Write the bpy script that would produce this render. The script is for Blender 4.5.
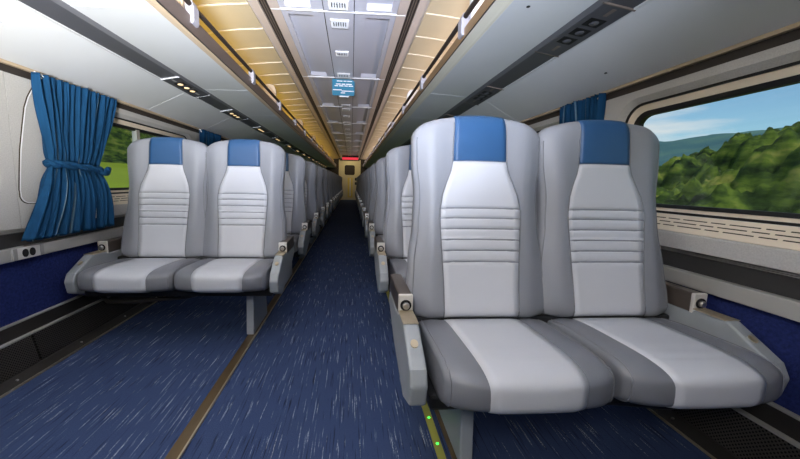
import bpy, bmesh, math, random
from mathutils import Matrix, Vector
random.seed(7)
scene = bpy.context.scene
COL = scene.collection
for o in list(bpy.data.objects):
    bpy.data.objects.remove(o)

# ------------------------------------------------------------------ camera
FPX, YAW, PITCH, ROLL = 330.0066, 0.068469, 0.126482, 0.0194906
PX, PY, CAMH = 373.545, 224.072, 0.94085
_r = Vector((math.cos(YAW), -math.sin(YAW), 0))
_f = Vector((math.sin(YAW) * math.cos(PITCH), math.cos(YAW) * math.cos(PITCH), -math.sin(PITCH)))
_u = _r.cross(_f)
_r, _u = math.cos(ROLL) * _r + math.sin(ROLL) * _u, math.cos(ROLL) * _u - math.sin(ROLL) * _r
cam = bpy.data.cameras.new('camera')
cam.sensor_width = 36
cam.lens = FPX * 36 / 800
cam.shift_x = (400 - PX) / 800
cam.shift_y = (PY - 229.5) / 800
cam.clip_start = 0.02
cam.clip_end = 2000
cam_o = bpy.data.objects.new('camera', cam)
COL.objects.link(cam_o)
cam_o.matrix_world = Matrix(((_r.x, _u.x, -_f.x, 0), (_r.y, _u.y, -_f.y, 0), (_r.z, _u.z, -_f.z, CAMH), (0, 0, 0, 1)))
scene.camera = cam_o

# ------------------------------------------------------------------ exposure, world, lights
vs = scene.view_settings
vs.view_transform = 'Standard'
vs.look = 'None'
vs.gamma = 1
vs.use_curve_mapping = False
vs.exposure = 0.0

world = bpy.data.worlds.new('sky')
scene.world = world
world.use_nodes = True
wn, wl = world.node_tree.nodes, world.node_tree.links
wn.clear()
w_out = wn.new('ShaderNodeOutputWorld')
w_bg = wn.new('ShaderNodeBackground')
w_sky = wn.new('ShaderNodeTexSky')
w_sky.sky_type = 'NISHITA'
w_sky.sun_disc = False
w_sky.sun_elevation = math.radians(48)
w_sky.sun_rotation = math.radians(185)
w_tc = wn.new('ShaderNodeTexCoord')
w_map = wn.new('ShaderNodeMapping')
w_map.inputs['Scale'].default_value = (1.4, 1.4, 7.0)
w_noise = wn.new('ShaderNodeTexNoise')
w_noise.inputs['Scale'].default_value = 2.2
w_noise.inputs['Detail'].default_value = 6
w_ramp = wn.new('ShaderNodeValToRGB')
w_ramp.color_ramp.elements[0].position = 0.50
w_ramp.color_ramp.elements[1].position = 0.66
w_scale = wn.new('ShaderNodeVectorMath')
w_scale.operation = 'MULTIPLY'
w_scale.inputs[1].default_value = (0.095, 0.125, 0.135)
w_mix = wn.new('ShaderNodeMix')
w_mix.data_type = 'RGBA'
w_mix.inputs[7].default_value = (0.80, 0.84, 0.86, 1)
wl.new(w_tc.outputs['Generated'], w_map.inputs['Vector'])
wl.new(w_map.outputs['Vector'], w_noise.inputs['Vector'])
wl.new(w_noise.outputs['Fac'], w_ramp.inputs['Fac'])
wl.new(w_sky.outputs['Color'], w_scale.inputs[0])
wl.new(w_ramp.outputs['Color'], w_mix.inputs[0])
wl.new(w_scale.outputs['Vector'], w_mix.inputs[6])
wl.new(w_mix.outputs[2], w_bg.inputs['Color'])
w_bg.inputs['Strength'].default_value = 1.0
wl.new(w_bg.outputs['Background'], w_out.inputs['Surface'])


def lamp(name, kind, energy, color, loc, target=None, **kw):
    d = bpy.data.lights.new(name, kind)
    d.energy = energy
    d.color = color
    for k, v in kw.items():
        setattr(d, k, v)
    o = bpy.data.objects.new(name, d)
    COL.objects.link(o)
    o.location = loc
    if target is not None:
        o.rotation_euler = (Vector(target) - Vector(loc)).to_track_quat('-Z', 'Y').to_euler()
    return o


lamp('sun', 'SUN', 2.2, (1, .95, .86), (0, -20, 30), (0.8, 0, 0), angle=0.02)
# photographer's flash with a softbox high on the left side of the aisle behind the camera
lamp('flash_softbox', 'AREA', 28, (1, .985, .97), (-0.50, -0.85, 1.98), (0.25, 1.6, 0.75), shape='RECTANGLE', size=0.5, size_y=0.5)
# added fill lamp low behind the camera, brightening the left-hand rack
lamp('rack_fill_lamp', 'AREA', 44, (1, .99, .97), (-0.25, -0.6, 0.75), (-1.2, 1.0, 2.02), shape='RECTANGLE', size=0.35, size_y=0.35, spread=math.radians(72))
# added bluish fill lamp behind the camera, brightening the aisle ceiling
lamp('ceiling_fill_lamp', 'AREA', 42, (.74, .82, 1), (-0.1, -0.9, 0.9), (-0.1, 1.5, 2.12), shape='RECTANGLE', size=0.35, size_y=0.35, spread=math.radians(66))
# light strips lying in the open luggage racks, shining up at the cove
for _sx, _c, _e in ((-1.17, (1, .68, .10), 26), (0.97, (1, .84, .78), 46)):
    lamp('cove_lamp', 'AREA', _e, _c, (_sx, 7.2, 1.72), (_sx * 0.86, 7.2, 2.2), shape='RECTANGLE', size=19.0, size_y=0.10)


# ------------------------------------------------------------------ materials


def lin(c):
    return tuple(((v / 255) / 12.92 if v / 255 <= 0.04045 else ((v / 255 + 0.055) / 1.055) ** 2.4) for v in c) + (1,)


def mat(name, c, rough=.5, metal=0., var=.06, vscale=6., bump=0., bscale=200., spec=.5, stretch=(1, 1, 1), emit=None, estr=0, coat=0):
    m = bpy.data.materials.new(name)
    m.use_nodes = True
    n, l = m.node_tree.nodes, m.node_tree.links
    b = n['Principled BSDF']
    b.inputs['Roughness'].default_value = rough
    b.inputs['Metallic'].default_value = metal
    b.inputs['Specular IOR Level'].default_value = spec
    b.inputs['Coat Weight'].default_value = coat
    tc = n.new('ShaderNodeTexCoord')
    mp = n.new('ShaderNodeMapping')
    mp.inputs['Scale'].default_value = stretch
    l.new(tc.outputs['Object'], mp.inputs['Vector'])
    nz = n.new('ShaderNodeTexNoise')
    nz.inputs['Scale'].default_value = vscale
    nz.inputs['Detail'].default_value = 4
    l.new(mp.outputs['Vector'], nz.inputs['Vector'])
    mx = n.new('ShaderNodeMix')
    mx.data_type = 'RGBA'
    c0 = lin(c)
    mx.inputs[6].default_value = tuple(v * (1 - var) for v in c0[:3]) + (1,)
    mx.inputs[7].default_value = tuple(min(1, v * (1 + var)) for v in c0[:3]) + (1,)
    l.new(nz.outputs['Fac'], mx.inputs[0])
    l.new(mx.outputs[2], b.inputs['Base Color'])
    if bump:
        n2 = n.new('ShaderNodeTexNoise')
        n2.inputs['Scale'].default_value = bscale
        n2.inputs['Detail'].default_value = 3
        l.new(mp.outputs['Vector'], n2.inputs['Vector'])
        bp = n.new('ShaderNodeBump')
        bp.inputs['Strength'].default_value = bump
        bp.inputs['Distance'].default_value = .004
        l.new(n2.outputs['Fac'], bp.inputs['Height'])
        l.new(bp.outputs['Normal'], b.inputs['Normal'])
    if emit:
        b.inputs['Emission Color'].default_value = lin(emit)
        b.inputs['Emission Strength'].default_value = estr
    return m


def carpet_floor():
    m = mat('floor_carpet', (54, 68, 100), .95, bump=.5, bscale=260, spec=.1)
    n, l = m.node_tree.nodes, m.node_tree.links
    b = n['Principled BSDF']
    src = b.inputs['Base Color'].links[0].from_socket
    tc = n.new('ShaderNodeTexCoord')

    def streak(sc, lo, hi, seed):
        mp = n.new('ShaderNodeMapping')
        mp.inputs['Scale'].default_value = sc
        mp.inputs['Location'].default_value = (seed, seed * 2, 0)
        nz = n.new('ShaderNodeTexNoise')
        nz.inputs['Scale'].default_value = 1
        nz.inputs['Detail'].default_value = 2
        rp = n.new('ShaderNodeValToRGB')
        rp.color_ramp.elements[0].position = lo
        rp.color_ramp.elements[1].position = hi
        l.new(tc.outputs['Object'], mp.inputs['Vector'])
        l.new(mp.outputs['Vector'], nz.inputs['Vector'])
        l.new(nz.outputs['Fac'], rp.inputs['Fac'])
        return rp.outputs['Color']

    def over(prev, fac, c):
        mx = n.new('ShaderNodeMix')
        mx.data_type = 'RGBA'
        mx.inputs[7].default_value = lin(c)
        l.new(fac, mx.inputs[0])
        l.new(prev, mx.inputs[6])
        return mx.outputs[2]
    # short pale dashes and dark threads woven along the car, dashes broken up by the pile
    s1 = streak((150, 5, 1), .625, .675, 3)
    brk = streak((330, 230, 1), .48, .54, 9)
    mul = n.new('ShaderNodeMath')
    mul.operation = 'MULTIPLY'
    l.new(s1, mul.inputs[0])
    l.new(brk, mul.inputs[1])
    c = over(src, streak((150, 5, 1), .60, .68, 17), (34, 40, 62))
    c = over(c, streak((240, 240, 1), .60, .75, 23), (36, 48, 84))
    c = over(c, mul.outputs[0], (165, 172, 180))
    l.new(c, b.inputs['Base Color'])
    return m


def perforated():
    m = mat('perforated_metal', (84, 80, 76), .45, .6, var=.3, vscale=5)
    n, l = m.node_tree.nodes, m.node_tree.links
    b = n['Principled BSDF']
    src = b.inputs['Base Color'].links[0].from_socket
    tc = n.new('ShaderNodeTexCoord')
    sp = n.new('ShaderNodeSeparateXYZ')
    l.new(tc.outputs['Object'], sp.inputs[0])

    def math_(op, a, bv):
        q = n.new('ShaderNodeMath')
        q.operation = op
        for i, v in enumerate((a, bv)):
            if v is None:
                continue
            if isinstance(v, (int, float)):
                q.inputs[i].default_value = v
            else:
                l.new(v, q.inputs[i])
        return q.outputs[0]
    sy = math_('SINE', math_('MULTIPLY', sp.outputs['Y'], 2 * math.pi / .014), None)
    sz = math_('SINE', math_('MULTIPLY', sp.outputs['Z'], 2 * math.pi / .014), None)
    pr = math_('MULTIPLY', sy, sz)
    hole = math_('GREATER_THAN', pr, .25)
    mx = n.new('ShaderNodeMix')
    mx.data_type = 'RGBA'
    mx.inputs[7].default_value = (.004, .004, .004, 1)
    l.new(hole, mx.inputs[0])
    l.new(src, mx.inputs[6])
    l.new(mx.outputs[2], b.inputs['Base Color'])
    return m


M = {}
M['leather'] = mat('grey_leather', (140, 142, 148), .42, var=.05, bump=.10, bscale=500)
M['leather_shaded'] = mat('shaded_grey_leather', (112, 114, 120), .40, var=.06, bump=.10, bscale=500)  # same grey leather, the weaker light on the cushions darkened into its colour
M['leather_light'] = mat('pale_leather', (206, 207, 212), .42, var=.03, bump=.08, bscale=500)
M['leather_light2'] = mat('pale_cushion_leather', (192, 194, 199), .40, var=.03, bump=.08, bscale=500)
M['blue'] = mat('blue_leather', (42, 82, 124), .40, var=.07, bump=.10, bscale=500)
M['thread'] = mat('grey_piping', (120, 121, 126), .6)
M['arm'] = mat('armrest_plastic', (146, 151, 154), .38, var=.05)
M['cap'] = mat('armrest_cap', (74, 66, 60), .35, var=.12, vscale=20)
M['chrome'] = mat('brushed_steel', (205, 202, 198), .28, 1, var=.08, vscale=30)
M['tan_plate'] = mat('worn_steel', (190, 176, 150), .38, .7, var=.15, vscale=40)
M['buttonplate'] = mat('button_plate', (222, 218, 210), .35, .25, var=.08, vscale=30)
M['black'] = mat('black_frame', (18, 18, 19), .45)
M['rubber'] = mat('black_rubber', (12, 12, 13), .6)
M['leg'] = mat('pedestal_grey', (150, 156, 162), .4, var=.08)
M['carpet'] = carpet_floor()
M['wallcarpet'] = mat('blue_wall_carpet', (36, 46, 96), .95, var=.65, vscale=90, bump=.6, bscale=180, spec=.1)
M['fabric'] = mat('grey_wall_fabric', (184, 182, 178), .85, var=.22, vscale=190, bump=.25, bscale=300, spec=.2)
M['ledge'] = mat('cream_ledge', (230, 216, 194), .5, var=.05)
M['strip'] = mat('aluminium_strip', (176, 174, 168), .4, .35, var=.08, vscale=12, stretch=(1, .2, 1))
M['duct'] = mat('dark_duct', (46, 45, 44), .5, var=.15)
M['slot'] = mat('slot_dark', (56, 46, 30), .8)
M['heat'] = mat('heater_metal', (62, 59, 56), .4, .5, var=.25, vscale=4)
M['perf'] = perforated()
M['brass'] = mat('brass_strip', (110, 92, 66), .4, .6, var=.25, vscale=30, stretch=(1, .2, 1))
M['rack'] = mat('rack_panel', (208, 209, 208), .45, var=.04, vscale=3)
M['psu'] = mat('service_strip_grey', (74, 74, 78), .5, var=.08)
M['cream_edge'] = mat('cream_edge', (222, 216, 196), .45)
M['fascia_lit'] = mat('gold_lit_fascia', (146, 116, 72), .4, .3, var=.2, vscale=14, stretch=(1, .3, 1))  # brown fascia of the right rack, its golden lit tone put into the colour
M['tan'] = mat('tan_trim', (190, 170, 142), .5, var=.08)
M['fascia'] = mat('brown_fascia', (112, 97, 88), .4, .3, var=.15, vscale=14, stretch=(1, .3, 1))
M['rail'] = mat('dark_rail', (70, 62, 58), .35, .7)
M['bracket'] = mat('bracket_grey', (172, 170, 178), .4, .2)
M['cove'] = mat('cove_panel', (204, 190, 160), .5, var=.04)
M['covejoint'] = mat('cove_rib', (224, 212, 190), .4)
M['divider'] = mat('divider_cream', (206, 186, 160), .5)
M['ceil'] = mat('ceiling_panel', (204, 204, 214), .45, var=.04, vscale=2)
M['ceiltan'] = mat('ceiling_edge', (206, 192, 182), .45, var=.05)
M['groove'] = mat('groove_dark', (52, 46, 42), .6)
M['groove2'] = mat('groove_line', (110, 98, 88), .5)
M['white'] = mat('white_plastic', (234, 234, 236), .4)
M['curtain'] = mat('blue_curtain', (22, 66, 102), .85, var=.45, vscale=60, stretch=(1, 1, .06), bump=.2, bscale=400, spec=.15)
M['stripe'] = mat('curtain_stripe', (96, 124, 142), .85, var=.3, vscale=60)
M['teal'] = mat('teal_sign', (12, 116, 148), .45, emit=None)
M['shell'] = mat('body_shell', (90, 90, 92), .6)
M['bulk'] = mat('bulkhead_brown', (52, 42, 32), .6)
M['door'] = mat('cream_door', (214, 200, 160), .5)
M['lens'] = mat('lamp_lens', (250, 230, 190), .3, emit=(255, 214, 150), estr=.8)
M['led'] = mat('green_led', (60, 255, 90), .3, emit=(40, 255, 70), estr=5)
M['glow'] = mat('glow_strip', (148, 146, 66), .6, var=.12)
M['red'] = mat('red_exit', (200, 40, 50), .4, emit=(235, 50, 70), estr=.9)
M['ground'] = mat('meadow_grass', (128, 146, 40), .95, var=.35, vscale=.25, stretch=(1, .25, 1), spec=.1)


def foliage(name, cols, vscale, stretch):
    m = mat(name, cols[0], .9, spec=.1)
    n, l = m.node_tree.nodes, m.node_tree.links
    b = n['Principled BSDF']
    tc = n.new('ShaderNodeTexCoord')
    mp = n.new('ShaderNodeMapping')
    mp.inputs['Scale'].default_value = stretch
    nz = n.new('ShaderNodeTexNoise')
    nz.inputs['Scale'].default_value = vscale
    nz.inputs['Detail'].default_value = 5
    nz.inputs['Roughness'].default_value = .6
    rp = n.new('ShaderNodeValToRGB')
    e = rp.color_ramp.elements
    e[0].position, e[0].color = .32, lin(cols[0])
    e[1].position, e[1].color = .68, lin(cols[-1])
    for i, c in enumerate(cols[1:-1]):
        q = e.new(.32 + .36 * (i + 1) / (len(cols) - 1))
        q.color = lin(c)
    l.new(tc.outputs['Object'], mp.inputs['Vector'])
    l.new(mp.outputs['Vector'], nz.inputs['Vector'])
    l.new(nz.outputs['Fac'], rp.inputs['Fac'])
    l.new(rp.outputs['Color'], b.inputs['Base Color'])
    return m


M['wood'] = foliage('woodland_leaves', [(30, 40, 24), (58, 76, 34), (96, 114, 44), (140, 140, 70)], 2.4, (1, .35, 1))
M['wood_haze'] = foliage('hazy_hill_woods', [(62, 96, 104), (74, 108, 110), (92, 124, 110)], .05, (1, .5, 1))  # distance haze mixed into the colour of the woods
M['trunk'] = mat('tree_bark', (70, 56, 42), .9)


def glass():
    m = bpy.data.materials.new('window_glass')
    m.use_nodes = True
    n, l = m.node_tree.nodes, m.node_tree.links
    n.clear()
    o = n.new('ShaderNodeOutputMaterial')
    t = n.new('ShaderNodeBsdfTransparent')
    t.inputs['Color'].default_value = (.93, .95, .95, 1)
    g = n.new('ShaderNodeBsdfGlossy')
    g.inputs['Roughness'].default_value = .02
    lw = n.new('ShaderNodeLayerWeight')
    lw.inputs['Blend'].default_value = .5
    pw = n.new('ShaderNodeMath')
    pw.operation = 'POWER'
    pw.inputs[1].default_value = 5
    l.new(lw.outputs['Facing'], pw.inputs[0])
    f = n.new('ShaderNodeMath')
    f.operation = 'MULTIPLY_ADD'
    f.inputs[1].default_value = .5
    f.inputs[2].default_value = .02
    l.new(pw.outputs[0], f.inputs[0])
    x = n.new('ShaderNodeMixShader')
    l.new(f.outputs[0], x.inputs[0])
    l.new(t.outputs[0], x.inputs[1])
    l.new(g.outputs[0], x.inputs[2])
    l.new(x.outputs[0], o.inputs['Surface'])
    return m


M['glass'] = glass()

# ------------------------------------------------------------------ mesh helpers


class MB:
    def __init__(s):
        s.v, s.f = [], []

    def add(s, vs_, fs_):
        k = len(s.v)
        s.v += [tuple(p) for p in vs_]
        s.f += [tuple(i + k for i in f) for f in fs_]
        return s

    def box(s, x0, x1, y0, y1, z0, z1):
        return s.add([(x, y, z) for x in (x0, x1) for y in (y0, y1) for z in (z0, z1)],
                     [(0, 1, 3, 2), (4, 6, 7, 5), (0, 4, 5, 1), (2, 3, 7, 6), (0, 2, 6, 4), (1, 5, 7, 3)])

    def prism_y(s, poly, y0, y1):          # closed (x,z) polygon run along y
        n = len(poly)
        v = [(x, y0, z) for x, z in poly] + [(x, y1, z) for x, z in poly]
        f = [(i, (i + 1) % n, n + (i + 1) % n, n + i) for i in range(n)]
        return s.add(v, f + [tuple(range(n))[::-1], tuple(range(n, 2 * n))])

    def prism_x(s, poly, x0, x1):          # closed (y,z) polygon run along x
        n = len(poly)
        v = [(x0, y, z) for y, z in poly] + [(x1, y, z) for y, z in poly]
        f = [(i, (i + 1) % n, n + (i + 1) % n, n + i) for i in range(n)]
        return s.add(v, f + [tuple(range(n))[::-1], tuple(range(n, 2 * n))])

    def sheet_y(s, path, y0, y1, th):      # open (x,z) path run along y, thickness th
        up = [Vector((p[0], p[1])) for p in path]
        nn = []
        for i in range(len(up)):
            a = up[max(i - 1, 0)]
            b = up[min(i + 1, len(up) - 1)]
            d = (b - a).normalized()
            nn.append(Vector((-d.y, d.x)))
        q = [(p + n * th) for p, n in zip(up, nn)]
        return s.prism_y([tuple(p) for p in up] + [tuple(p) for p in reversed(q)], y0, y1)

    def tube(s, path, r, n=8, caps=True):
        P = [Vector(p) for p in path]
        rings = []
        for i, p in enumerate(P):
            d = (P[min(i + 1, len(P) - 1)] - P[max(i - 1, 0)]).normalized()
            a = d.cross(Vector((0, 0, 1)))
            if a.length < .1:
                a = d.cross(Vector((1, 0, 0)))
            a.normalize()
            b = a.cross(d)
            rr = r[i] if isinstance(r, (list, tuple)) else r
            rings.append([p + (a * math.cos(2 * math.pi * k / n) + b * math.sin(2 * math.pi * k / n)) * rr for k in range(n)])
        v = [q for g in rings for q in g]
        f = [(i * n + k, i * n + (k + 1) % n, (i + 1) * n + (k + 1) % n, (i + 1) * n + k) for i in range(len(P) - 1) for k in range(n)]
        if caps:
            f += [tuple(range(n))[::-1], tuple((len(P) - 1) * n + k for k in range(n))]
        return s.add(v, f)

    def loft(s, rings, close=True, cap0=False, cap1=False):
        n = len(rings[0])
        v = [p for g in rings for p in g]
        m = n if close else n - 1
        f = [(i * n + k, i * n + (k + 1) % n, (i + 1) * n + (k + 1) % n, (i + 1) * n + k) for i in range(len(rings) - 1) for k in range(m)]
        if cap0:
            f.append(tuple(range(n))[::-1])
        if cap1:
            f.append(tuple((len(rings) - 1) * n + k for k in range(n)))
        return s.add(v, f)

    def build(s, name, m, parent=None, smooth=False, bevel=0, seg=2, kind=None, loc=None):
        me = bpy.data.meshes.new(name)
        me.from_pydata(s.v, [], s.f)
        bm = bmesh.new()
        bm.from_mesh(me)
        bmesh.ops.recalc_face_normals(bm, faces=bm.faces)
        bm.to_mesh(me)
        bm.free()
        me.materials.append(m)
        if smooth:
            me.polygons.foreach_set('use_smooth', [True] * len(me.polygons))
        o = bpy.data.objects.new(name, me)
        COL.objects.link(o)
        if parent:
            o.parent = parent
        if loc:
            o.location = loc
        if bevel:
            b = o.modifiers.new('bevel', 'BEVEL')
            b.width = bevel
            b.segments = seg
            b.limit_method = 'ANGLE'
            b.angle_limit = .6
        if kind:
            o['kind'] = kind
        return o


def tag(o, label, cat, group=None):
    o['label'] = label
    o['category'] = cat
    if group:
        o['group'] = group
    return o


def thing(name, label, cat, loc=(0, 0, 0), group=None):
    o = bpy.data.objects.new(name, None)
    COL.objects.link(o)
    o.location = loc
    o.empty_display_size = .1
    return tag(o, label, cat, group)


def struct(o, label=None):
    o['kind'] = 'structure'
    if label:
        o['label'] = label
    return o


def struct_empty(name, label):
    o = bpy.data.objects.new(name, None)
    COL.objects.link(o)
    o['kind'] = 'structure'
    o['label'] = label
    return o


def copy_obj(o, parent=None, loc=None):
    c = o.copy()
    COL.objects.link(c)
    if parent:
        c.parent = parent
    if loc:
        c.location = loc
    return c


def copy_tree(o, parent=None):
    c = copy_obj(o, parent)
    for ch in o.children:
        copy_tree(ch, c)
    return c


# ------------------------------------------------------------------ the car
X0 = -0.10                   # middle of the car; the camera stands 10 cm right of it
YA, YB = -2.6, 17.3          # ends of the car
HW = 1.5


def SX(s, xc):
    return X0 + s * xc


# floor
fl = struct(MB().box(SX(-1, 1.6), SX(1, 1.6), YA, YB, -.05, 0).build('floor', M['carpet']), 'dark blue carpet with pale dashes running along the car')
tr = struct(MB().box(-.617, -.575, YA, YB, 0.0005, .006).build('trim_1', M['brass'], fl), 'brown metal seat track in the carpet')
tr = struct(MB().box(-.575, -.568, YA, YB, 0.0005, .008).build('trim_2', M['tan_plate'], fl), 'bright edge of the seat track')
tr = struct(MB().box(.355, .40, YA, YB, 0.0005, .006).build('trim_3', M['brass'], fl))

# luminous floor strip on the right of the aisle
gs = thing('floor_path_strip', 'yellow green floor strip with green lights beside right hand seat base', 'floor light', (.32, 0, 0))
MB().box(-.014, .014, YA, YB, .001, .007).build('strip', M['glow'], gs)
for i, y in enumerate((1.198, 1.065, .93, .80)):
    MB().loft([[(math.cos(a) * r, y + math.sin(a) * r, z) for a in [k * math.pi / 4 for k in range(8)]] for r, z in ((.005, .006), (.004, .009))], cap1=True).build('light_dot', M['led'], gs)

# walls -------------------------------------------------------------


def rrect(y0, y1, z0, z1, r, n=6):
    pts = []
    for cy, cz, a0 in ((y1 - r, z1 - r, 0), (y0 + r, z1 - r, 90), (y0 + r, z0 + r, 180), (y1 - r, z0 + r, 270)):
        for k in range(n + 1):
            a = math.radians(a0 + 90 * k / n)
            pts.append((cy + r * math.cos(a), cz + r * math.sin(a)))
    return pts


def outer_match(ring, y0, y1, z0, z1):
    cy, cz = (y0 + y1) / 2, (z0 + z1) / 2
    n = len(ring) // 4
    out = []
    for i, (y, z) in enumerate(ring):
        q, k = divmod(i, n)
        k -= (n - 1) / 2
        if abs(k) < .01:
            out.append(((y1, z1), (y0, z1), (y0, z0), (y1, z0))[q])
        elif q == 0:
            out.append((y1, z) if k < 0 else (y, z1))
        elif q == 1:
            out.append((y, z1) if k < 0 else (y0, z))
        elif q == 2:
            out.append((y0, z) if k < 0 else (y, z0))
        else:
            out.append((y, z0) if k < 0 else (y1, z))
    return out


WP = 1.88
WALL = {}
for s, side in ((-1, 'left'), (1, 'right')):
    w = struct_empty('wall_' + side, 'grey fabric wall panels with windows over blue carpeted dado')
    WALL[s] = w

    def bx(name, m, a, b, z0, z1, y0=YA, y1=YB, parent=w, **k):
        xa, xb = sorted((SX(s, a), SX(s, b)))
        return MB().box(xa, xb, y0, y1, z0, z1).build(name, m, parent, **k)
    bx('carpet_dado', M['wallcarpet'], 1.498, 1.56, 0, .545)
    bx('conduit_strip', M['strip'], 1.47, 1.53, .540, .600, bevel=.004)
    bx('duct_band', M['duct'], 1.50, 1.56, .60, .664)
    for zz in (.668, .675, .682):
        bx('groove_line', M['strip'], 1.494, 1.54, zz, zz + .003)
    bx('light_slot', M['groove'], 1.515, 1.56, 1.412, 1.47)
    bx('slot_lip', M['tan'], 1.495, 1.52, 1.452, 1.466)
    bx('shell_wall', M['shell'], 1.60, 1.63, -.3, .80)
    bx('shell_wall', M['shell'], 1.60, 1.63, 1.40, 2.4)
    for k in range(-2, 10):
        g0, g1 = (.11 + WP * k, 1.63 + WP * k) if s > 0 else (.26 + WP * k, 1.54 + WP * k)
        p0, p1 = (-.18 + WP * k, 1.70 + WP * k) if s < 0 else (-.06 + WP * k, 1.82 + WP * k)
        if p1 < YA or p0 > YB:
            continue
        p0, p1 = max(p0, YA), min(p1, YB)
        bx('shell_pier', M['shell'], 1.60, 1.63, .80, 1.40, p0 - .01, g0 - .06) if g0 - .06 > p0 else None
        if g1 > YB - .1 or g0 < YA + .1:
            bx('wall_panel', M['fabric'], 1.50, 1.60, .686, 1.412, p0, p1)
            continue
        bx('shell_pier', M['shell'], 1.60, 1.63, .80, 1.40, g1 + .06, p1 + .01)
        r0 = rrect(g0 - .095, g1 + .095, .800, 1.378, .13)
        out = outer_match(r0, p0 + .002, p1 - .002, .686, 1.412)
        X = lambda xc, ring: [(SX(s, xc), y, z) for y, z in ring]
        r1 = rrect(g0 - .06, g1 + .06, .826, 1.352, .10)
        MB().loft([X(1.56, out), X(1.50, out), X(1.50, r0), X(1.525, r1), X(1.60, r1)]).build('wall_panel', M['fabric'], w)
        win = struct_empty('window_%d' % ((k + 2) * 2 + (0 if s < 0 else 1)), 'long rounded train window in black gasket')
        r2 = rrect(g0 - .050, g1 + .050, .836, 1.342, .095)
        r3 = rrect(g0 - .022, g1 + .022, .850, 1.312, .08)
        r4 = rrect(g0, g1, .866, 1.291, .06)
        MB().loft([X(1.53, r1), X(1.522, r1), X(1.522, r2), X(1.56, r2)]).build('gasket', M['rubber'], win)
        MB().loft([X(1.56, r2), X(1.528, r2), X(1.540, r3), X(1.56, r3)]).build('inner_frame', M['ledge'], win)
        MB().loft([X(1.57, r3), X(1.536, r3), X(1.545, r4), X(1.57, r4)]).build('glass_seal', M['rubber'], win)
        xa, xb = sorted((SX(s, 1.557), SX(s, 1.563)))
        gm = .83 + WP * k
        MB().loft([[(xa, y, z) for y, z in r4], [(xb, y, z) for y, z in r4]], cap0=True, cap1=True).build('pane', M['glass'], win)
        if s < 0:
            xa, xb = sorted((SX(s, 1.535), SX(s, 1.57)))
            MB().box(xa, xb, gm - .018, gm + .018, .860, 1.30).build('mullion', M['strip'], win)
        # heater ledge below the window
        if k < 8:
            a = 1 if s > 0 else 1
            poly = [(SX(s, 1.52), .826), (SX(s, 1.462), .757), (SX(s, 1.458), .750), (SX(s, 1.462), .690), (SX(s, 1.52), .686)]
            y0l, y1l = g0 - .17, (1.40 if (s < 0 and k == 0) else g1 + .15)
            MB().prism_y(poly, y0l, y1l).build('window_ledge', M['fabric'], w)
            # perforated cream top plate lying on the slope
            d = Vector((1.462 - 1.52, 0.757 - .826)).normalized()
            nrm = Vector((d.y, -d.x)) if False else Vector((-abs(d.y), abs(d.x)))
            P = lambda t, h: (SX(s, 1.52 + d.x * t + nrm.x * h), .826 + d.y * t + nrm.y * h)
            MB().prism_y([P(.004, .0005), P(.090, .0005), P(.090, .004), P(.004, .004)], y0l + .01, y1l - .01).build('grille_plate', M['ledge'], w)
            if (k in (0, 1)) or (s < 0 and k == 1):
                for row in range(3):
                    t0 = .024 + row * .018
                    y = y0l + .05 + (.03 if row == 1 else 0)
                    for L in [.095, .05] * 20:
                        if y + L > y1l - .04:
                            break
                        MB().prism_y([P(t0, .0042), P(t0 + .0045, .0042), P(t0 + .0045, .0046), P(t0, .0046)], y, y + L).build('grille_slot', M['slot'], w)
                        y += L + .014

# grooved outline of the removable left pier panel, beside the first curtain
seam = [(1.840, 1.400), (1.838, 1.386), (1.820, 1.357), (1.800, 1.323), (1.779, 1.271), (1.759, 1.183), (1.733, 1.061), (1.718, .95), (1.708, .87), (1.709, .836), (1.716, .820), (1.727, .810), (1.742, .804), (1.76, .802), (1.98, .802)]

# end walls
wb = struct(MB().box(SX(-1, 1.6), SX(-1, .52), YB, YB + .1, 0, 2.4).box(SX(1, .52), SX(1, 1.6), YB, YB + .1, 0, 2.4).box(SX(-1, .52), SX(1, .52), YB, YB + .1, 2.0, 2.4).build('wall_back', M['bulk']), 'brown bulkhead at the far end of the car')
struct(MB().box(SX(-1, 1.6), SX(1, 1.6), YA - .1, YA, 0, 2.4).build('wall_front', M['bulk']))
dr = struct_empty('door_1', 'cream end door with small dark window at far end of aisle')
MB().box(SX(-1, .5), SX(1, .5), YB - .02, YB + .05, 0, 2.0).build('door_leaf', M['door'], dr)
MB().loft([[(X0 + x, YB - .02 - d, z) for x, z in rrect(-.26 - g, .26 + g, 1.28 - g, 1.78 + g, .09)] for g, d in ((.04, 0), (.04, .02), (0, .02), (0, .0))]).build('window_frame', M['door'], dr)
MB().loft([[(X0 + x, YB - .022, z) for x, z in rrect(-.26, .26, 1.28, 1.78, .09)], [(X0 + x, YB - .028, z) for x, z in rrect(-.26, .26, 1.28, 1.78, .09)]], cap1=True).build('window_pane', mat('dark_pane', (40, 28, 22), .7), dr)
MB().box(X0 - .10, X0 + .16, YB - .03, YB - .02, .12, 1.14).build('door_panel', mat('yellow_door_panel', (226, 200, 96), .4), dr)
MB().tube([(X0 + .03, YB - .045, .2), (X0 + .03, YB - .045, 1.1)], .025).build('handle', M['white'], dr)
for z in (1.0, .78):
    MB().box(X0 + .27, X0 + .39, YB - .03, YB - .02, z, z + .14).build('control_box', M['black'], dr)
for s in (-1, 1):
    xa, xb = sorted((SX(s, .5), SX(s, .56)))
    MB().box(xa, xb, YB - .05, YB + .05, 0, 2.05).build('door_post', M['door'], dr)
lamp('vestibule_lamp', 'AREA', 5, (1, .85, .5), (X0, 16.5, 2.08), (X0, 17.2, .6), shape='RECTANGLE', size=.4, size_y=.12)
ex = thing('exit_sign', 'glowing red sign bar over the end door', 'sign', (X0 + .03, 15.3, 1.93))
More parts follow.
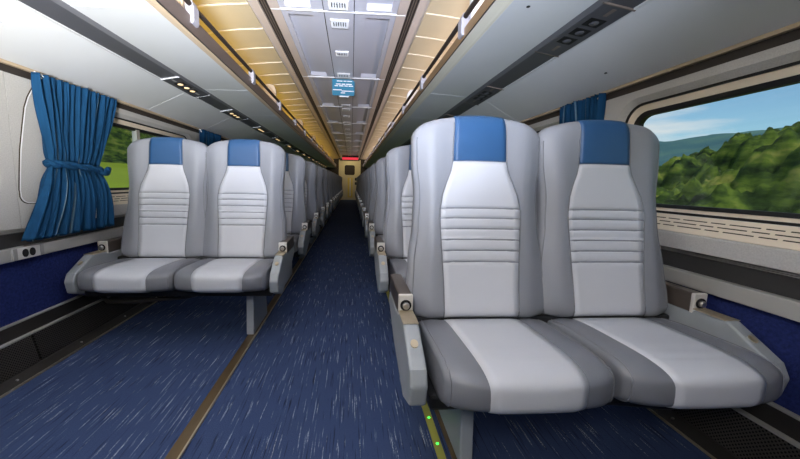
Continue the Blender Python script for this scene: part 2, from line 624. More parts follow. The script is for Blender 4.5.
MB().box(-.36, .36, -.03, .03, 0, .10).build('light_panel', M['red'], ex)
MB().box(-.38, .38, -.025, .025, .10, .19).build('housing', M['bulk'], ex)

# heater covers along the floor --------------------------------------
for s, side in ((-1, 'left'), (1, 'right')):
    h = thing('heater_cover', 'long black heater cover with perforated grille along %s wall' % side, 'heater cover', (SX(s, 1.45), 0, 0), 'heater covers along the walls')
    L = lambda xc: s * (xc - 1.45)
    MB().prism_y([(L(1.497), .02), (L(1.497), .238), (L(1.485), .238), (L(1.478), .172), (L(1.478), .02)], YA, YB).build('back_panel', M['heat'], h)
    MB().prism_y([(L(1.497), .238), (L(1.497), .246), (L(1.480), .246), (L(1.480), .238)], YA, YB).build('top_edge', M['strip'], h)
    MB().prism_y([(L(1.478), .164), (L(1.478), .174), (L(1.462), .172), (L(1.462), .164)], YA, YB).build('middle_edge', M['strip'], h)
    for i in range(14):
        y0 = YA + i * 1.42
        y1 = min(y0 + 1.41, YB)
        MB().prism_y([(L(1.477), .162), (L(1.467), .164), (L(1.436), .026), (L(1.45), .02)], y0, y1).build('grille_panel', M['perf'], h)
    MB().prism_y([(L(1.45), .026), (L(1.426), .026), (L(1.378), .006), (L(1.378), .0008), (L(1.45), .0008)], YA, YB).build('foot_trim', M['heat'], h)
    MB().prism_y([(L(1.378), .0008), (L(1.378), .009), (L(1.372), .009), (L(1.372), .0008)], YA, YB).build('foot_edge', M['tan_plate'], h)
    for i in range(14):
        y = -.3 + i * .36
        MB().loft([[(L(1.405) + math.cos(a) * r, y + math.sin(a) * r, z) for a in [k * math.pi / 4 for k in range(8)]] for r, z in ((.006, .014), (.0055, .0195), (.003, .0215))], cap1=True).build('rivet', M['chrome'], h)

# power outlet on the left conduit strip
po = thing('power_outlet', 'double black power socket in the silver strip below left curtain', 'outlet', (SX(-1, 1.47), 1.68, .57))
MB().box(-.002, .004, -.075, .085, -.028, .028).build('cover_plate', mat('outlet_plate', (206, 204, 200), .4, .2), po, bevel=.002)
for y in (-.012, .024):
    MB().loft([[(x, y + .014 * math.cos(a), .020 * math.sin(a)) for a in [k * math.pi / 6 for k in range(12)]] for x in (.003, .008)], cap1=True).build('socket', M['rubber'], po)
for y in (-.068, .066):
    MB().box(.003, .006, y, y + .018, -.027, .027).build('end_mark', mat('outlet_mark', (150, 148, 144), .5), po)

# ------------------------------------------------------------------ luggage racks
PROF = {-1: dict(o=(-1.6, 1.465), a=(-1.31, 1.605), b=(-1.16, 1.633), e=(-.825, 1.640), t=(-.795, 1.651), ft=(-.797, 1.736), rail=(-.80, 1.79)),
        1: dict(o=(1.4, 1.465), a=(1.105, 1.627), b=(.945, 1.654), e=(.638, 1.671), t=(.573, 1.682), ft=(.574, 1.742), rail=(.578, 1.80))}


def lerp(a, b, t):
    return (a[0] + (b[0] - a[0]) * t, a[1] + (b[1] - a[1]) * t)


for s, side in ((-1, 'left'), (1, 'right')):
    p = PROF[s]
    rk = thing('luggage_rack', 'open overhead luggage rack with pale underside running along %s side' % side, 'luggage rack', (0, 0, 0), 'overhead luggage racks')
    cuts = [YA, -1.2, .2] + ([1.53] if s < 0 else []) + [2.78 + i for i in range(14)] + [YB]
    for i in range(len(cuts) - 1):
        y0, y1 = cuts[i] + .002, cuts[i + 1] - .002
        up = lambda q, d=.012: (q[0], q[1] + d)
        MB().prism_y([p['o'], p['a'], up(p['a']), up(p['o'])], y0, y1).build('outer_panel', M['rack'], rk, bevel=.002, seg=1)
        e1 = (p['e'][0] - s * .0, p['e'][1])
        MB().prism_y([p['b'], e1, up(e1, .02), up(p['b'], .02)], y0, y1).build('inner_panel', M['rack'], rk, bevel=.002, seg=1)
    # rounded pale nose, tan edge, brown fascia
    e, t = p['e'], p['t']
    MB().prism_y([e, (e[0] - s * .012, e[1] + .001), (e[0] - s * .022, e[1] + .004), (t[0] + s * .002, t[1]), (e[0] - s * .01, e[1] + .025), (e[0], e[1] + .02)], YA, YB).build('rounded_edge', M['tan'] if s < 0 else M['cream_edge'], rk, smooth=False)
    MB().prism_y([t, (p['ft'][0], t[1] + .002), p['ft'], (p['ft'][0] + s * .022, p['ft'][1]), (t[0] + s * .022, t[1] + .01)], YA, YB).build('fascia', M['fascia'] if s < 0 else M['fascia_lit'], rk)
    MB().prism_y([(t[0] - s * .001, t[1] - .001), (t[0] - s * .002, t[1] + .004), (t[0], t[1] + .004), (t[0] + s * .004, t[1])], YA, YB).build('fascia_edge', M['groove'], rk)
    # dark service strip, recessed between the panels
    a2, b2 = (p['a'][0], p['a'][1] + .006), (p['b'][0], p['b'][1] + .004)
    MB().prism_y([a2, b2, (b2[0], b2[1] + .02), (a2[0], a2[1] + .02)], YA, YB).build('service_strip', M['psu'], rk)
    MB().prism_y([lerp(p['a'], p['b'], .80), p['b'], (p['b'][0], p['b'][1] + .008), lerp(a2, b2, .80)], YA, YB).build('strip_edge', mat('strip_edge_grey', (108, 108, 112), .5), rk)
    MB().prism_y([lerp(p['a'], p['b'], -.06), lerp(p['a'], p['b'], .08), lerp(a2, b2, .08), lerp(a2, b2, -.06)], YA, YB).build('strip_ledge', M['rack'], rk)
    # rack floor and back, closing the shelf
    MB().prism_y([(p['ft'][0] + s * .02, p['t'][1] + .02), (SX(s, 1.58), 1.62), (SX(s, 1.58), 1.63), (p['ft'][0] + s * .02, p['t'][1] + .03)], YA, YB).build('rack_shelf', M['cove'], rk)
    # rail in brackets
    MB().tube([(p['rail'][0], YA, p['rail'][1]), (p['rail'][0], YB, p['rail'][1])], .013, 10).build('rail', M['rail'], rk, smooth=True)
    pr0 = None
    for i in range(20):
        y = -2.18 + i
        if y > YB - .1:
            break
        if pr0 is None:
            q = p['rail']
            f0 = p['ft']
            xa = q[0] - s * .020
            poly = [(xa + s * .006, f0[1] - .035), (xa, f0[1] - .02), (xa, q[1] - .012), (q[0] - s * .010, q[1] + .019), (q[0] + s * .012, q[1] + .019), (q[0] + s * .022, q[1]), (q[0] + s * .024, f0[1]), (q[0] + s * .012, f0[1] - .035)]
            pr0 = MB().prism_y(poly, -.03, .03).build('rail_bracket', M['bracket'], rk, bevel=.004, loc=(0, y, 0))
        else:
            copy_obj(pr0, None, (0, y, 0))
    # dividers standing across the rack
    d0 = None
    for i in range(10):
        y = -.1 + 2.0 * i - .1
        if y < YA or y > YB:
            continue
        if d0 is None:
            x_in = p['ft'][0] + s * .03
            pts = []
            for k in range(7):
                a = math.radians(90 * k / 6)
                pts.append((x_in + s * (.07 - .07 * math.cos(a)), 1.90 + .07 * math.sin(a)))
            pts += [(x_in + s * .45, 1.95), (x_in + s * .68, 1.80), (x_in + s * .68, 1.66), (x_in, 1.70)]
            d0 = MB().prism_y(pts, -.02, .02).build('rack_divider', M['divider'] if s < 0 else M['white'], rk, bevel=.004, loc=(0, y, 0))
        else:
            copy_obj(d0, None, (0, y, 0))
    # passenger service units with reading lights
    ys0 = (-.75, .28, 1.32) if s > 0 else (-.75, .28)
    starts = list(ys0) + [2.45 + 1.03 * i for i in range(14)]
    U = lambda tt, h: (lerp(p['a'], p['b'], tt)[0], lerp(p['a'], p['b'], tt)[1] + .004 - h)
    protos = []
    for i, y in enumerate(starts):
        if y > YB - .6:
            break
        loc = (0, y, 0)
        if not protos:
            protos.append(MB().prism_y([U(.06, .006), U(.82, .006), U(.82, -.01), U(.06, -.01)], 0, .48).build('service_unit', M['psu'] if s > 0 else M['psu'], rk, bevel=.003, loc=loc))
            kids = []
            for c in (.13, .22, .31):
                x0, z0 = U(.22, .0062)
                x1, z1 = U(.66, .0062)
                kids.append(MB().prism_y([U(.24, .0064), U(.68, .0064), U(.66, .0074), U(.26, .0074)], c - .032, c + .032).build('lamp_recess', M['rubber'], protos[0], bevel=.002))
                m_ = M['lens'] if s < 0 else M['psu']
                cx, cz = U(.46, .0085)
                kids.append(MB().loft([[(cx + math.cos(a) * r, c + math.sin(a) * r, cz - h) for a in [k * math.pi / 5 for k in range(10)]] for r, h in ((.020, 0), (.017, .004), (.006, .006))], cap1=True).build('reading_light', m_, protos[0], smooth=True))
            for c in (.045, .40):
                kids.append(MB().prism_y([U(.40, .0064), U(.50, .0064), U(.50, .0072), U(.40, .0072)], c - .028, c + .028).build('label_slot', M['strip'] if s < 0 else M['groove2'], protos[0]))
            for c in (-.004, .478):
                kids.append(MB().prism_y([U(.02, .007), U(.86, .007), U(.86, .000), U(.02, .000)], c, c + .006).build('end_strip', M['white'] if s < 0 else M['groove2'], protos[0]))
        else:
            c = copy_obj(protos[0], rk, loc)
            for kd in kids:
                copy_obj(kd, c)
    # small screws in the panels
    for x, y in (((.715, 1.41), (1.30, 1.70)) if s > 0 else ((-.98, 1.43),)):
        xx = x
        if (s > 0 and x < p['b'][0]) or s < 0:
            tt = (x - p['b'][0]) / (p['e'][0] - p['b'][0])
            z = lerp(p['b'], p['e'], tt)[1]
        else:
            tt = (x - p['o'][0]) / (p['a'][0] - p['o'][0])
            z = lerp(p['o'], p['a'], tt)[1]
        MB().loft([[(xx + math.cos(a) * .008, y + math.sin(a) * .008, z - h) for a in [k * math.pi / 4 for k in range(8)]] for h in (-.002, .002)], cap1=True).build('screw', M['rubber'], rk)

# ------------------------------------------------------------------ ceiling
ZC = 2.12
ce = struct_empty('ceiling', 'pale grey panelled ceiling with recessed bays')
MB().box(SX(-1, 1.65), SX(1, 1.65), YA, YB + .1, 2.36, 2.42).build('roof', M['shell'], ce)
seams = [2.49 + 1.48 * i for i in range(-3, 11)]
MB().box(SX(-1, .48), SX(1, .48), YA, YB, ZC + .03, ZC + .05).build('ceiling_back', M['ceil'], ce)
for i in range(len(seams)):
    y0 = seams[i]
    y1 = min(seams[i + 1] if i + 1 < len(seams) else YB, YB)
    if y0 >= YB:
        break
    # flat frame round the two coffers
    b = MB()
    for x0_, x1_ in ((-.47, -.365), (-.19, -.108), (.108, .19), (.365, .47)):
        b.box(X0 + x0_, X0 + x1_, y0 + .003, y1 - .003, ZC, ZC + .03)
    for x0_, x1_ in ((-.365, -.19), (.19, .365)):
        b.box(X0 + x0_, X0 + x1_, y0 + .003, y0 + .07, ZC, ZC + .03)
        b.box(X0 + x0_, X0 + x1_, y1 - .035, y1 - .003, ZC, ZC + .03)
        b.prism_x([(y1 - .036, ZC + .001), (y1 - .036, ZC + .029), (y1 - .075, ZC + .029)], X0 + x0_, X0 + x1_)
    b.build('ceiling_panel', M['ceil'], ce)
    MB().box(X0 - .104, X0 + .104, y0 + .003, y1 - .003, ZC - .004, ZC + .026).build('air_panel', M['ceil'], ce, bevel=.003)
    for off, ln, wd in ((.15, .10, .072), (.73, .075, .062), (1.36, .10, .072)):
        y = y0 + off
        if y + .1 > YB:
            continue
        v = MB()
        zb = ZC - .004
        x0_, x1_ = X0 - wd, X0 + wd
        v.loft([[(x0_, y - ln / 2, zb), (x1_, y - ln / 2, zb), (x1_, y + ln / 2, zb), (x0_, y + ln / 2, zb)],
                [(x0_ + .008, y - ln / 2 + .008, zb - .010), (x1_ - .008, y - ln / 2 + .008, zb - .010), (x1_ - .008, y + ln / 2 - .003, zb - .022), (x0_ + .008, y + ln / 2 - .003, zb - .022)]], cap1=True)
        vo = v.build('air_vent', M['white'], ce)
        for q in range(6):
            xs = X0 - wd * .6 + q * wd * .24
            zf = zb - .0165
            MB().box(xs - .003, xs + .003, y - ln * .30, y + ln * .18, zf - .0035, zf + .003).build('vent_slot', M['groove'], vo)
    for xg in (-.106, .106):
        MB().box(X0 + xg - .0025, X0 + xg + .0025, y0 + .01, y1 - .01, ZC - .002, ZC + .02).build('panel_groove', M['rubber'], ce)
    MB().box(X0 - .47, X0 + .47, y0 - .008, y0 + .008, ZC - .008, ZC + .03).build('ceiling_rib', M['white'], ce, bevel=.003)
for s in (-1, 1):
    def bx2(name, m, a, b, z0, z1, y0=YA, y1=YB):
        xa, xb = sorted((SX(s, a), SX(s, b)))
        return MB().box(xa, xb, y0, y1, z0, z1).build(name, m, ce)
    bx2('edge_strip', M['ceiltan'], .405, .472, ZC - .006, ZC + .03)
    bx2('light_channel', M['groove'], .472, .530, ZC + .002, ZC + .03)
    bx2('channel_bead', M['groove2'], .490, .497, ZC - .004, ZC + .02)
    bx2('channel_bead', M['groove2'], .508, .514, ZC - .004, ZC + .02)
    bx2('cove_edge', M['ceiltan'], .530, .595, ZC - .012, ZC + .02)
    bx2('cove_line', M['covejoint'], .612, .616, ZC - .016, ZC + .0)
    # curved cove panels with cross ribs
    path = [(SX(s, x), z) for x, z in ((.595, 2.108), (.75, 2.096), (.92, 2.076), (1.08, 2.04), (1.22, 1.98), (1.34, 1.90), (1.45, 1.78), (1.55, 1.62))]
    ribs = [2.40 + .36 * i for i in range(-13, 42)]
    for i, y in enumerate(ribs):
        if y < YA or y > YB:
            continue
        y1 = min(y + .36, YB)
        MB().sheet_y(path, y + .002, y1 - .002, .012 * -s).build('cove_panel', M['cove'], ce)
        rp = [(x, z - .006) for x, z in path]
        MB().sheet_y(rp, y - .007, y + .007, .012 * -s).build('cove_rib', M['covejoint'], ce)

# hanging teal sign
sg = thing('hanging_sign', 'small teal hanging sign with white lines under the ceiling of the aisle', 'sign', (X0 - .004, 3.95, 1.915))
MB().prism_y([(-.128, 0), (.118, 0), (.128, .012), (.128, .150), (.100, .180), (-.128, .180)], -.005, .005).build('sign_board', M['teal'], sg, bevel=.003)
zs = 0
for z, segs in ((.158, [(-.075, -.01), (.0, .035), (.042, .10)]), (.125, [(-.085, -.03), (-.022, .022), (.03, .095)]), (.106, [(-.10, -.06), (-.05, .0), (.01, .05), (.058, .11)]), (.062, [(-.12, -.02)]), (.05, [(-.02, .12)]), (.030, [(-.03, .02)])):
    for a_, b_ in segs:
        MB().box(a_, b_, -.0062, -.0045, z - .005, z + .005).build('printed_line', M['white'], sg)
MB().box(-.045, .062, -.008, .008, -.016, -.002).build('bottom_tab', M['white'], sg)
for x in (-.09, .09):
    MB().tube([(x, 0, .18), (x, 0, ZC - 1.915 - .006)], .004).build('hanger', M['chrome'], sg)

# ------------------------------------------------------------------ seats
TH = .125


def w_of(z):
    v = (z - .435) / .77
    base = [(0, .274), (.10, .277), (.25, .271), (.45, .253), (.60, .248), (.80, .260), (.9, .261), (1.01, .259)]
    for (a, x), (b, y) in zip(base, base[1:]):
        if v <= b:
            t = max(0, (v - a) / (b - a))
            t = t * t * (3 - 2 * t)
            w = x + (y - x) * t
            break
    if v > .93:
        q = min(1, (v - .93) / .07)
        w -= .060 * (1 - math.sqrt(max(0, 1 - q * q)))
    if v < .05:
        q = 1 - v / .05
        w -= .03 * (1 - math.sqrt(max(0, 1 - q * q)))
    return w


def t_of(z):
    v = (z - .435) / .77
    t = TH - .03 * v
    if v > .92:
        q = min(1, (v - .92) / .08)
        t *= 1 - .55 * (1 - math.sqrt(max(0, 1 - q * q)))
    if v < .06:
        q = 1 - v / .06
        t *= 1 - .4 * (1 - math.sqrt(max(0, 1 - q * q)))
    return t


def yc_of(z):
    v = (z - .435) / .77
    return .068 + .115 * v + .022 * math.sin(max(0, min(1, v)) * math.pi)


def bol(x, z):
    v = (z - .435) / .77
    k = .55 + .45 * math.sin(max(0, min(1, v)) * math.pi)
    return .022 * k * math.exp(-((abs(x) - .185) / .045) ** 2)


def zdrop(x, z):
    v = max(0, (z - .435) / .77)
    return -.040 * abs(x / .25) ** 2.2 * v ** 4


NS = 4.2


def front_y(x, z):
    w, t = w_of(z), t_of(z)
    r = min(1, abs(x) / w)
    return yc_of(z) - t / 2 * (1 - r ** NS) ** (1 / NS) - bol(x, z) * (1 - r ** 8)


def backrest_mesh():
    zs = [.435, .437, .442, .452, .47] + [.50 + .035 * i for i in range(18)] + [1.115, 1.135, 1.15, 1.165, 1.178, 1.188, 1.196, 1.202, 1.205]
    zs = sorted(set(zs))
    rings = []
    n = 44
    for z in zs:
        w, t = w_of(z), t_of(z)
        g = []
        for k in range(n):
            a = 2 * math.pi * k / n
            c, s_ = math.cos(a), math.sin(a)
            x = w * math.copysign(abs(c) ** (2 / NS), c)
            if s_ < 0:
                y = front_y(x, z)
            else:
                y = yc_of(z) + t / 2 * math.copysign(abs(s_) ** (2 / NS), s_)
            g.append((x, y, z + zdrop(x, z)))
        rings.append(g)
    return MB().loft(rings, cap0=True, cap1=True)


def hp_of(z):
    tab = [(.435, .142), (.55, .143), (.66, .148), (.78, .155), (.84, .156), (.90, .146), (.95, .128), (.99, .112), (1.03, .104), (1.10, .103), (1.205, .099)]
    for (a, x), (b, y) in zip(tab, tab[1:]):
        if z <= b:
            t = max(0, (z - a) / (b - a))
            return x + (y - x) * t
    return tab[-1][1]


RIBZ = (.645, .687, .728, .769, .810, .848)


def back_panel(z0, z1, over_top=False):
    nz = 46
    zs = [z0 + (z1 - z0) * i / nz for i in range(nz + 1)]
    if not over_top:
        for rz in RIBZ:
            if z0 < rz < z1:
                zs += [rz - .005, rz - .0025, rz, rz + .0025, rz + .005]
    zs = sorted(zs)
    nx = 12
    rows = []
    m = len(zs)
    for j, z in enumerate(zs):
        hp = hp_of(z)
        row = []
        e = min(1, min(z - z0, (z1 - z) if not over_top else 9) / .012)
        for i in range(-1, nx + 2):
            ii = max(0, min(nx, i))
            x = hp * (2 * ii / nx - 1)
            edge = min(1, min(ii, nx - ii) / 1.0)
            puff = .0035 * min(math.sqrt(max(0, e)), 1) * (1 if edge else .35) + .0015
            crease = 0
            for rz in RIBZ:
                crease += .0075 * math.exp(-((z - rz) / .0035) ** 2)
            if over_top:
                crease = 0
            y = front_y(x, z) - puff + crease * (1 if edge else .5)
            if i != ii:
                y = front_y(x, z) + .006
            row.append((x, y, z + zdrop(x, z)))
        rows.append(row)
    if over_top:
        z = zs[-1]
        hp = hp_of(z)
        w2 = []
        for i in range(-1, nx + 2):
            ii = max(0, min(nx, i))
            x = hp * (2 * ii / nx - 1)
            w2.append((x, yc_of(z) + .012, z + zdrop(x, z) + (.003 if i == ii else -.004)))
        q = [(x, y, zz + .003) for x, y, zz in rows[-1]]
        rows[-1] = q
        rows.append(w2)
    else:
        rows.append([(x, front_y(x, z1) + .006, zz) for x, y, zz in rows[-1]])
    rows.insert(0, [(x, front_y(x, z0) + .006, zz) for x, y, zz in rows[0]])
    return MB().loft(rows, close=False)


CW, CYL, CZH = .243, .225, .063
CYC, CZC = -.155, .379


def cush_pt(a, x, grow=0.):
    r = min(1, abs(x) / CW)
    k = (1 - r ** 5.5) ** (1 / 5.5)
    k = .72 + .28 * k if r < 1 else .72
    c, s_ = math.cos(a), math.sin(a)
    n = 3.6
    yl = CYL + grow
    y = CYC + (.036 * r ** 7 - .012 * (1 - r * r)) * max(0, c) + yl * (.90 + .10 * k) * -math.copysign(abs(c) ** (2 / n), c)
    hz = CZH + grow
    z = CZC + hz * k * math.copysign(abs(s_) ** (2 / n), s_)
    if s_ > 0:
        # thigh-side bolsters a little higher than the middle
        z += (.007 * math.exp(-((abs(x) - .19) / .04) ** 2)) * s_
    z += .010 * (-(y - CYC) / CYL) * (1 if s_ > 0 else .4)
    return (x, y, z)


def cushion_mesh():
    us = [-1, -.99, -.97, -.93, -.87] + [-.8 + .1 * i for i in range(17)] + [.87, .93, .97, .99, 1]
    rings = []
    for u in us:
        rings.append([cush_pt(2 * math.pi * k / 48, u * CW) for k in range(48)])
    return MB().loft(rings, cap0=True, cap1=True)


def cushion_panel():
    rows = []
    A0, A1, n = math.radians(168), math.radians(-62), 66
    nx = 10
    for j in range(n + 1):
        a = A0 + (A1 - A0) * j / n
        f = j / n
        hp = .142 - .004 * f - .018 * max(0, (f - .35) / .65) ** 1.5
        row = []
        for i in range(-1, nx + 2):
            ii = max(0, min(nx, i))
            x = hp * (2 * ii / nx - 1)
            edge = ii in (0, nx)
            ends = j in (0, n)
            st = .0022 if (j % 4 == 2 and .08 < f < .46 and not edge) else 0
            row.append(cush_pt(a, x, -.006 if (i != ii or ends) else (.0018 if edge else .0045 - st)))
        rows.append(row)
    return MB().loft(rows, close=False)


def piping(path, r=.0022):
    return MB().tube(path, r, 5)


def make_seat_pair(s):
    """s=+1: window on the right.  Origin on the floor under the middle of the pair, facing -Y."""
    root = bpy.data.objects.new('double_seat', None)
    COL.objects.link(root)
    meshes = {}
    for cx in ((-.246, .264) if s > 0 else (-.247, .247)):
        def put(name, mk, m, parent, **k):
            if name in meshes:
                return copy_obj(meshes[name], parent, (cx, 0, 0) if parent is root else None)
            o = mk().build(name.rstrip('_'), m, parent, smooth=True, **k)
            if parent is root:
                o.location = (cx, 0, 0)
            meshes[name] = o
            return o
        b = put('backrest', backrest_mesh, M['leather'], root)
        put('back_panel', lambda: back_panel(.438, 1.028), M['leather_light'], b)
        put('headrest_panel', lambda: back_panel(1.031, 1.205, True), M['blue'], b)
        c = put('seat_cushion', cushion_mesh, M['leather_shaded'], root)
        put('cushion_panel', cushion_panel, M['leather_light2'], c)
        for e in (-1, 1):
            nm = 'cushion_piping' + ('' if e < 0 else '_')
            put(nm, lambda: piping([cush_pt(math.radians(160 - 5 * i), .228 * e, .001) for i in range(46)]), M['thread'], c)
            nm = 'backrest_piping' + ('' if e < 0 else '_')
            zz = [.45 + .02 * i for i in range(36)]
            put(nm, lambda: piping([(e * (w_of(z) - .016), front_y(e * (w_of(z) - .016), z) - .0005, z + zdrop(w_of(z), z)) for z in zz], .002), M['thread'], b)
            nm = 'panel_piping' + ('' if e < 0 else '_')
            zz = [.44 + .02 * i for i in range(38)]
            put(nm, lambda: piping([(e * (hp_of(z) + .003), front_y(e * (hp_of(z) + .003), z) - .001, z + zdrop(hp_of(z), z)) for z in zz], .0026), M['thread'], b)
    # armrests at both ends; profile in (y, z)
    body = [(.25, .43), (.22, .477), (-.03, .477), (-.055, .488), (-.155, .490), (-.285, .412), (-.305, .37), (-.292, .305), (-.19, .262), (.06, .33)]
    plate = [(-.036, .4875), (-.15, .4875), (-.156, .4925), (-.036, .4925)]
    for e in (-1, 1):
        cx = ((.574 if s > 0 else .566) if e == s else (.547 if s > 0 else .524)) * e
        a = MB().prism_x(body, cx - .026, cx + .026).build('armrest', M['arm'], root, bevel=.008, seg=3)
        MB().box(cx - .025, cx + .025, -.03, .23, .472, .548).build('arm_cap', M['cap'], a, bevel=.006)
        MB().box(cx - .026, cx + .026, -.044, -.028, .470, .549).build('cap_plate', M['buttonplate'], a, bevel=.004)
        ring = lambda r, y: [(cx + r * math.cos(2 * math.pi * k / 16), y, .511 + r * math.sin(2 * math.pi * k / 16)) for k in range(16)]
        MB().loft([ring(.020, -.042), ring(.020, -.0465), ring(.012, -.0465)], cap0=True, cap1=True).build('button_ring', M['rubber'], a)
        MB().loft([ring(.0125, -.045), ring(.012, -.055), ring(.009, -.058)], cap0=True, cap1=True).build('recline_button', M['chrome'], a, smooth=False)
        MB().prism_x(plate, cx - .0255, cx + .0255).build('arm_plate', M['tan_plate'], a)
        t = Vector((0, -.225, -.085)).normalized()
        bz = lambda y: .490 - (.078 / .130) * (-.155 - y)
        dc = [(cx + .012 * math.cos(2 * math.pi * k / 14), -.215 + .012 * math.sin(2 * math.pi * k / 14)) for k in range(14)]
        MB().loft([[(x, y, bz(y) - .002) for x, y in dc], [(x, y - .001, bz(y) + .003) for x, y in dc]], cap1=True).build('screw_cover', M['tan_plate'], a)
    fr = MB()
    fr.box(-.51, .51, -.28, .10, .278, .328)
    fr.box(-.53, .53, .02, .12, .32, .44)
    fr.build('seat_frame', M['black'], root, bevel=.01)
    MB().box(-.50, .50, .12, .165, .40, .50).build('rear_beam', M['black'], root)
    # aisle-side pedestal
    px = -.352 * s
    leg = MB().prism_x([(-.19, .005), (.14, .005), (.10, .29), (-.17, .29)], px - .022, px + .022).build('pedestal_leg', M['leg'], root, bevel=.006)
    MB().box(px - .05, px + .06, -.16, .12, .245, .288).build('leg_bracket', M['black'], leg)
    # foot rest bar under the wall side and slim release lever
    MB().tube([(.50 * s, -.17, .30), (.475 * s, -.20, .258), (.43 * s, -.22, .232), (.30 * s, -.22, .230), (.0, -.20, .25), (-.2 * s, -.15, .29)], .012, 8).build('footrest_bar', M['heat'], root, smooth=True)
    return root


NAMES = ['first', 'second', 'third', 'fourth', 'fifth', 'sixth', 'seventh', 'eighth', 'ninth', 'tenth', 'eleventh', 'twelfth', 'thirteenth', 'fourteenth', 'fifteenth']
for s, side, xc, y0, nrow in ((-1, 'left', -.957, 2.14, 15), (1, 'right', .743, 1.155, 16)):
    proto = make_seat_pair(s)
    for i in range(nrow):
        y = y0 + i * 1.0
        if y > YB - .8:
            break
        o = proto if i == 0 else copy_tree(proto)
        o.location = (xc, y, 0)
        if i == 0:
            lab = 'nearest grey double seat with blue headrests %s' % ('left of the aisle, beside the tied curtain' if s < 0 else 'right of the aisle, largest in view')
        else:
            nm = NAMES[i] if i < len(NAMES) else 'last'
            lab = '%s grey double seat from the front, %s of the aisle' % (nm, side)
        tag(o, lab, 'seat', 'double seats on the %s of the aisle' % side)

# ------------------------------------------------------------------ curtains


def curtain(s, y0, y1, name_label, n_pleat=12, tied=True, seed=1):
    rnd = random.Random(seed)
    root = thing('window_curtain', name_label, 'curtain', (SX(s, 1.488), (y0 + y1) / 2, .64), 'blue window curtains')
    W = y1 - y0
    ph = [rnd.uniform(-.5, .5) for _ in range(n_pleat + 2)]
    nu, nv = n_pleat * 20, 44
    rows = []
    for j in range(nv + 1):
        v = j / nv
        z = 1.452 - v * (1.452 - .628)
        # half-width and depth profile: gathered by the tie at v~.58
        if tied:
            vt = .56
            if v < vt:
                q = v / vt
                hw = .5 - .19 * q ** 1.3
                ctr = -.16 * q
            else:
                q = (v - vt) / (1 - vt)
                hw = .31 + .22 * q ** .8
                ctr = -.16 - .13 * q
        else:
            hw, ctr = .5, 0
        row = []
        for i in range(nu + 1):
            u = i / nu
            kk = int(u * n_pleat)
            wob = ph[kk] * (1 - (u * n_pleat - kk)) + ph[kk + 1] * (u * n_pleat - kk)
            amp = .021 + .007 * math.sin(v * 3 + wob * 4)
            if tied:
                amp *= 1 - .45 * math.exp(-((v - .56) / .06) ** 2)
            y = (2 * u - 1) * hw * W + ctr * W + .006 * math.sin(v * 9 + wob * 8)
            dep = amp * math.sin(2 * math.pi * (u * n_pleat + .25 * wob + .10 * math.sin(v * 5 + wob * 6)))
            dep += amp * .35 * math.sin(2 * math.pi * (u * n_pleat * 2.1 + wob))
            belly = .018 * math.exp(-((v - .75) / .2) ** 2) + (.06 * max(0, v - .62) if tied else 0)
            row.append((-s * (dep + belly + .012), y, z - .64 + (.008 * math.sin(u * n_pleat * 6.28) if j == nv else 0)))
        rows.append(row)
    cl = MB().loft(rows, close=False).build('curtain_cloth', M['curtain'], root, smooth=True)
    cl.data.materials.append(M['stripe'])          # fine pale stripes woven into the cloth
    for pi, po_ in enumerate(cl.data.polygons):
        if (pi % nu) % 27 == 12:
            po_.material_index = 1
    md = cl.modifiers.new('thick', 'SOLIDIFY')
    md.thickness = .003
    if tied:
        for q in range(2):
            path, rad = [], []
            for i in range(49):
                a = 2 * math.pi * i / 48
                yy = .32 * W * math.cos(a) - .16 * W
                dd = .045 * math.sin(a) + .018
                tw = 2 * math.pi * i / 9 + q * math.pi
                path.append((-s * (dd + .009 * math.cos(tw)), yy, .350 - .014 * math.cos(a) + .011 * math.sin(tw)))
                rad.append(.013)
            MB().tube(path, rad, 7).build('tie_band', M['curtain'], root, smooth=True)
        kn = [(-s * (.06 + .012 * math.cos(t)), .06 * W + .035 * math.sin(t * 1.0) + .03, .336 + .016 * math.sin(2 * t)) for t in [2 * math.pi * k / 20 for k in range(21)]]
        MB().tube(kn, .015, 7).build('tie_knot', M['curtain'], root, smooth=True)
    for yy in (-.49 * W, -.43 * W) if s < 0 else (-.42 * W, -.47 * W):
        MB().tube([(0, yy, .815), (-s * .012, yy + .004, .800), (-s * .018, yy + .012, .788), (-s * .008, yy + .016, .795)], .005, 6).build('curtain_hook', M['white'] if s < 0 else M['tan'], root)
    return root


curtain(-1, 1.835, 2.385, 'bright blue pleated curtain tied in the middle, beside the nearest left seat', 14, True, 3)
curtain(-1, 3.64, 4.16, 'small strip of blue curtain seen above the nearest left seats', 11, True, 5)
curtain(1, 1.81, 2.185, 'dark blue curtain behind the headrest of the nearest right window seat', 12, True, 8)
for k in range(2, 7):
    curtain(-1, 1.80 + WP * k, 2.34 + WP * k, '%s curtain from the front along the left windows, mostly hidden by seats' % NAMES[k], 9, True, 20 + k)
    curtain(1, 1.79 + WP * (k - 1), 2.22 + WP * (k - 1), '%s curtain from the front along the right windows, mostly hidden by seats' % NAMES[k - 1], 9, True, 40 + k)

# seam line of the left pier panel
MB().tube([(SX(-1, 1.4995), y, z) for y, z in seam], .0028, 6).build('panel_seam', M['slot'], WALL[-1])
MB().tube([(SX(-1, 1.499), y + .007, z + (.002 if z < .83 else 0)) for y, z in seam], .0022, 6).build('seam_highlight', M['white'], WALL[-1])  # white tube standing in for the highlight along the seam

# ------------------------------------------------------------------ outside


def noise2(x, y, seed=0):
    from mathutils import noise
    return noise.fractal(Vector((x, y, seed * 7.3)), .9, 2.1, 5)


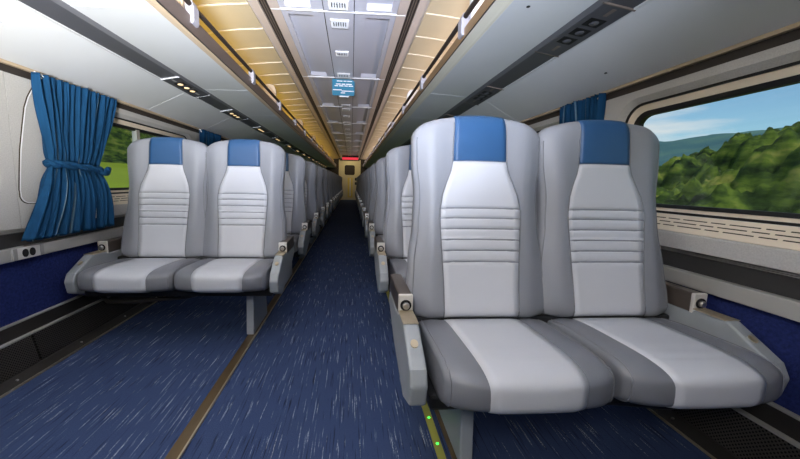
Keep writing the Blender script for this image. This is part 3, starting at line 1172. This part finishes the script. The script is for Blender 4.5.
def terrain(name, m, xs, ys, fz, label=None, kind='structure'):
    v = [(x, y, fz(x, y)) for x in xs for y in ys]
    n = len(ys)
    f = [(i * n + j, i * n + j + 1, (i + 1) * n + j + 1, (i + 1) * n + j) for i in range(len(xs) - 1) for j in range(n - 1)]
    o = MB().add(v, f).build(name, m, smooth=True)
    o['kind'] = kind
    if label:
        o['label'] = label
    return o


def rng(a, b, n):
    return [a + (b - a) * i / n for i in range(n + 1)]


terrain('ground', M['ground'], rng(-70, 160, 60), rng(-60, 260, 60), lambda x, y: -1.3 + .15 * noise2(x * .05, y * .05) + .20 * max(0, min(20, -x - 5)), 'green meadow beside the track')


def crowns(x, y, size, seed):
    from mathutils import noise
    d = noise.voronoi(Vector((x / size, y / size, seed)))[0][0]
    return math.sqrt(max(0, 1 - (d / .75) ** 2))


def right_wood(x, y):
    base = -1.3 + 3.0 * min(1, max(0, (x - 6.5) / 6)) ** .8
    lump = .95 * crowns(x, y, 1.7, 1) + .45 * crowns(x, y, .62, 2) + .35 * noise2(x * 1.2, y * .9, 2) + .28 * noise2(x * 4, y * 4, 3)
    ramp = .85 - 2.1 * max(0, min(1, (y - 8) / 6.5))
    return base + (lump - .5 + ramp) * min(1, max(0, (x - 6) / 3))


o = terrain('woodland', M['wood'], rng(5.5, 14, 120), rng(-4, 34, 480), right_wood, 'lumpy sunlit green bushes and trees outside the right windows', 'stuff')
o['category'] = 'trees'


def left_wood(x, y):
    q = min(1, max(0, (-x - 23) / 4))
    return 1.6 + q * (6.4 + 2.6 * crowns(x, y, 5, 4) + .9 * noise2(x * .8, y * .5, 5))


o = terrain('tree_belt', M['wood'], rng(-40, -22.5, 60), rng(-10, 160, 300), left_wood, 'dark green belt of trees beyond the meadow outside the left windows', 'stuff')
o['category'] = 'trees'
terrain('hills', M['wood_haze'], rng(90, 300, 30), rng(-100, 420, 90), lambda x, y: -2 + min(1, max(0, (x - 90) / 110)) * (33 + 9 * noise2(x * .01, y * .012, 6)), 'wooded hills tinted blue green with haze, beyond the trees')
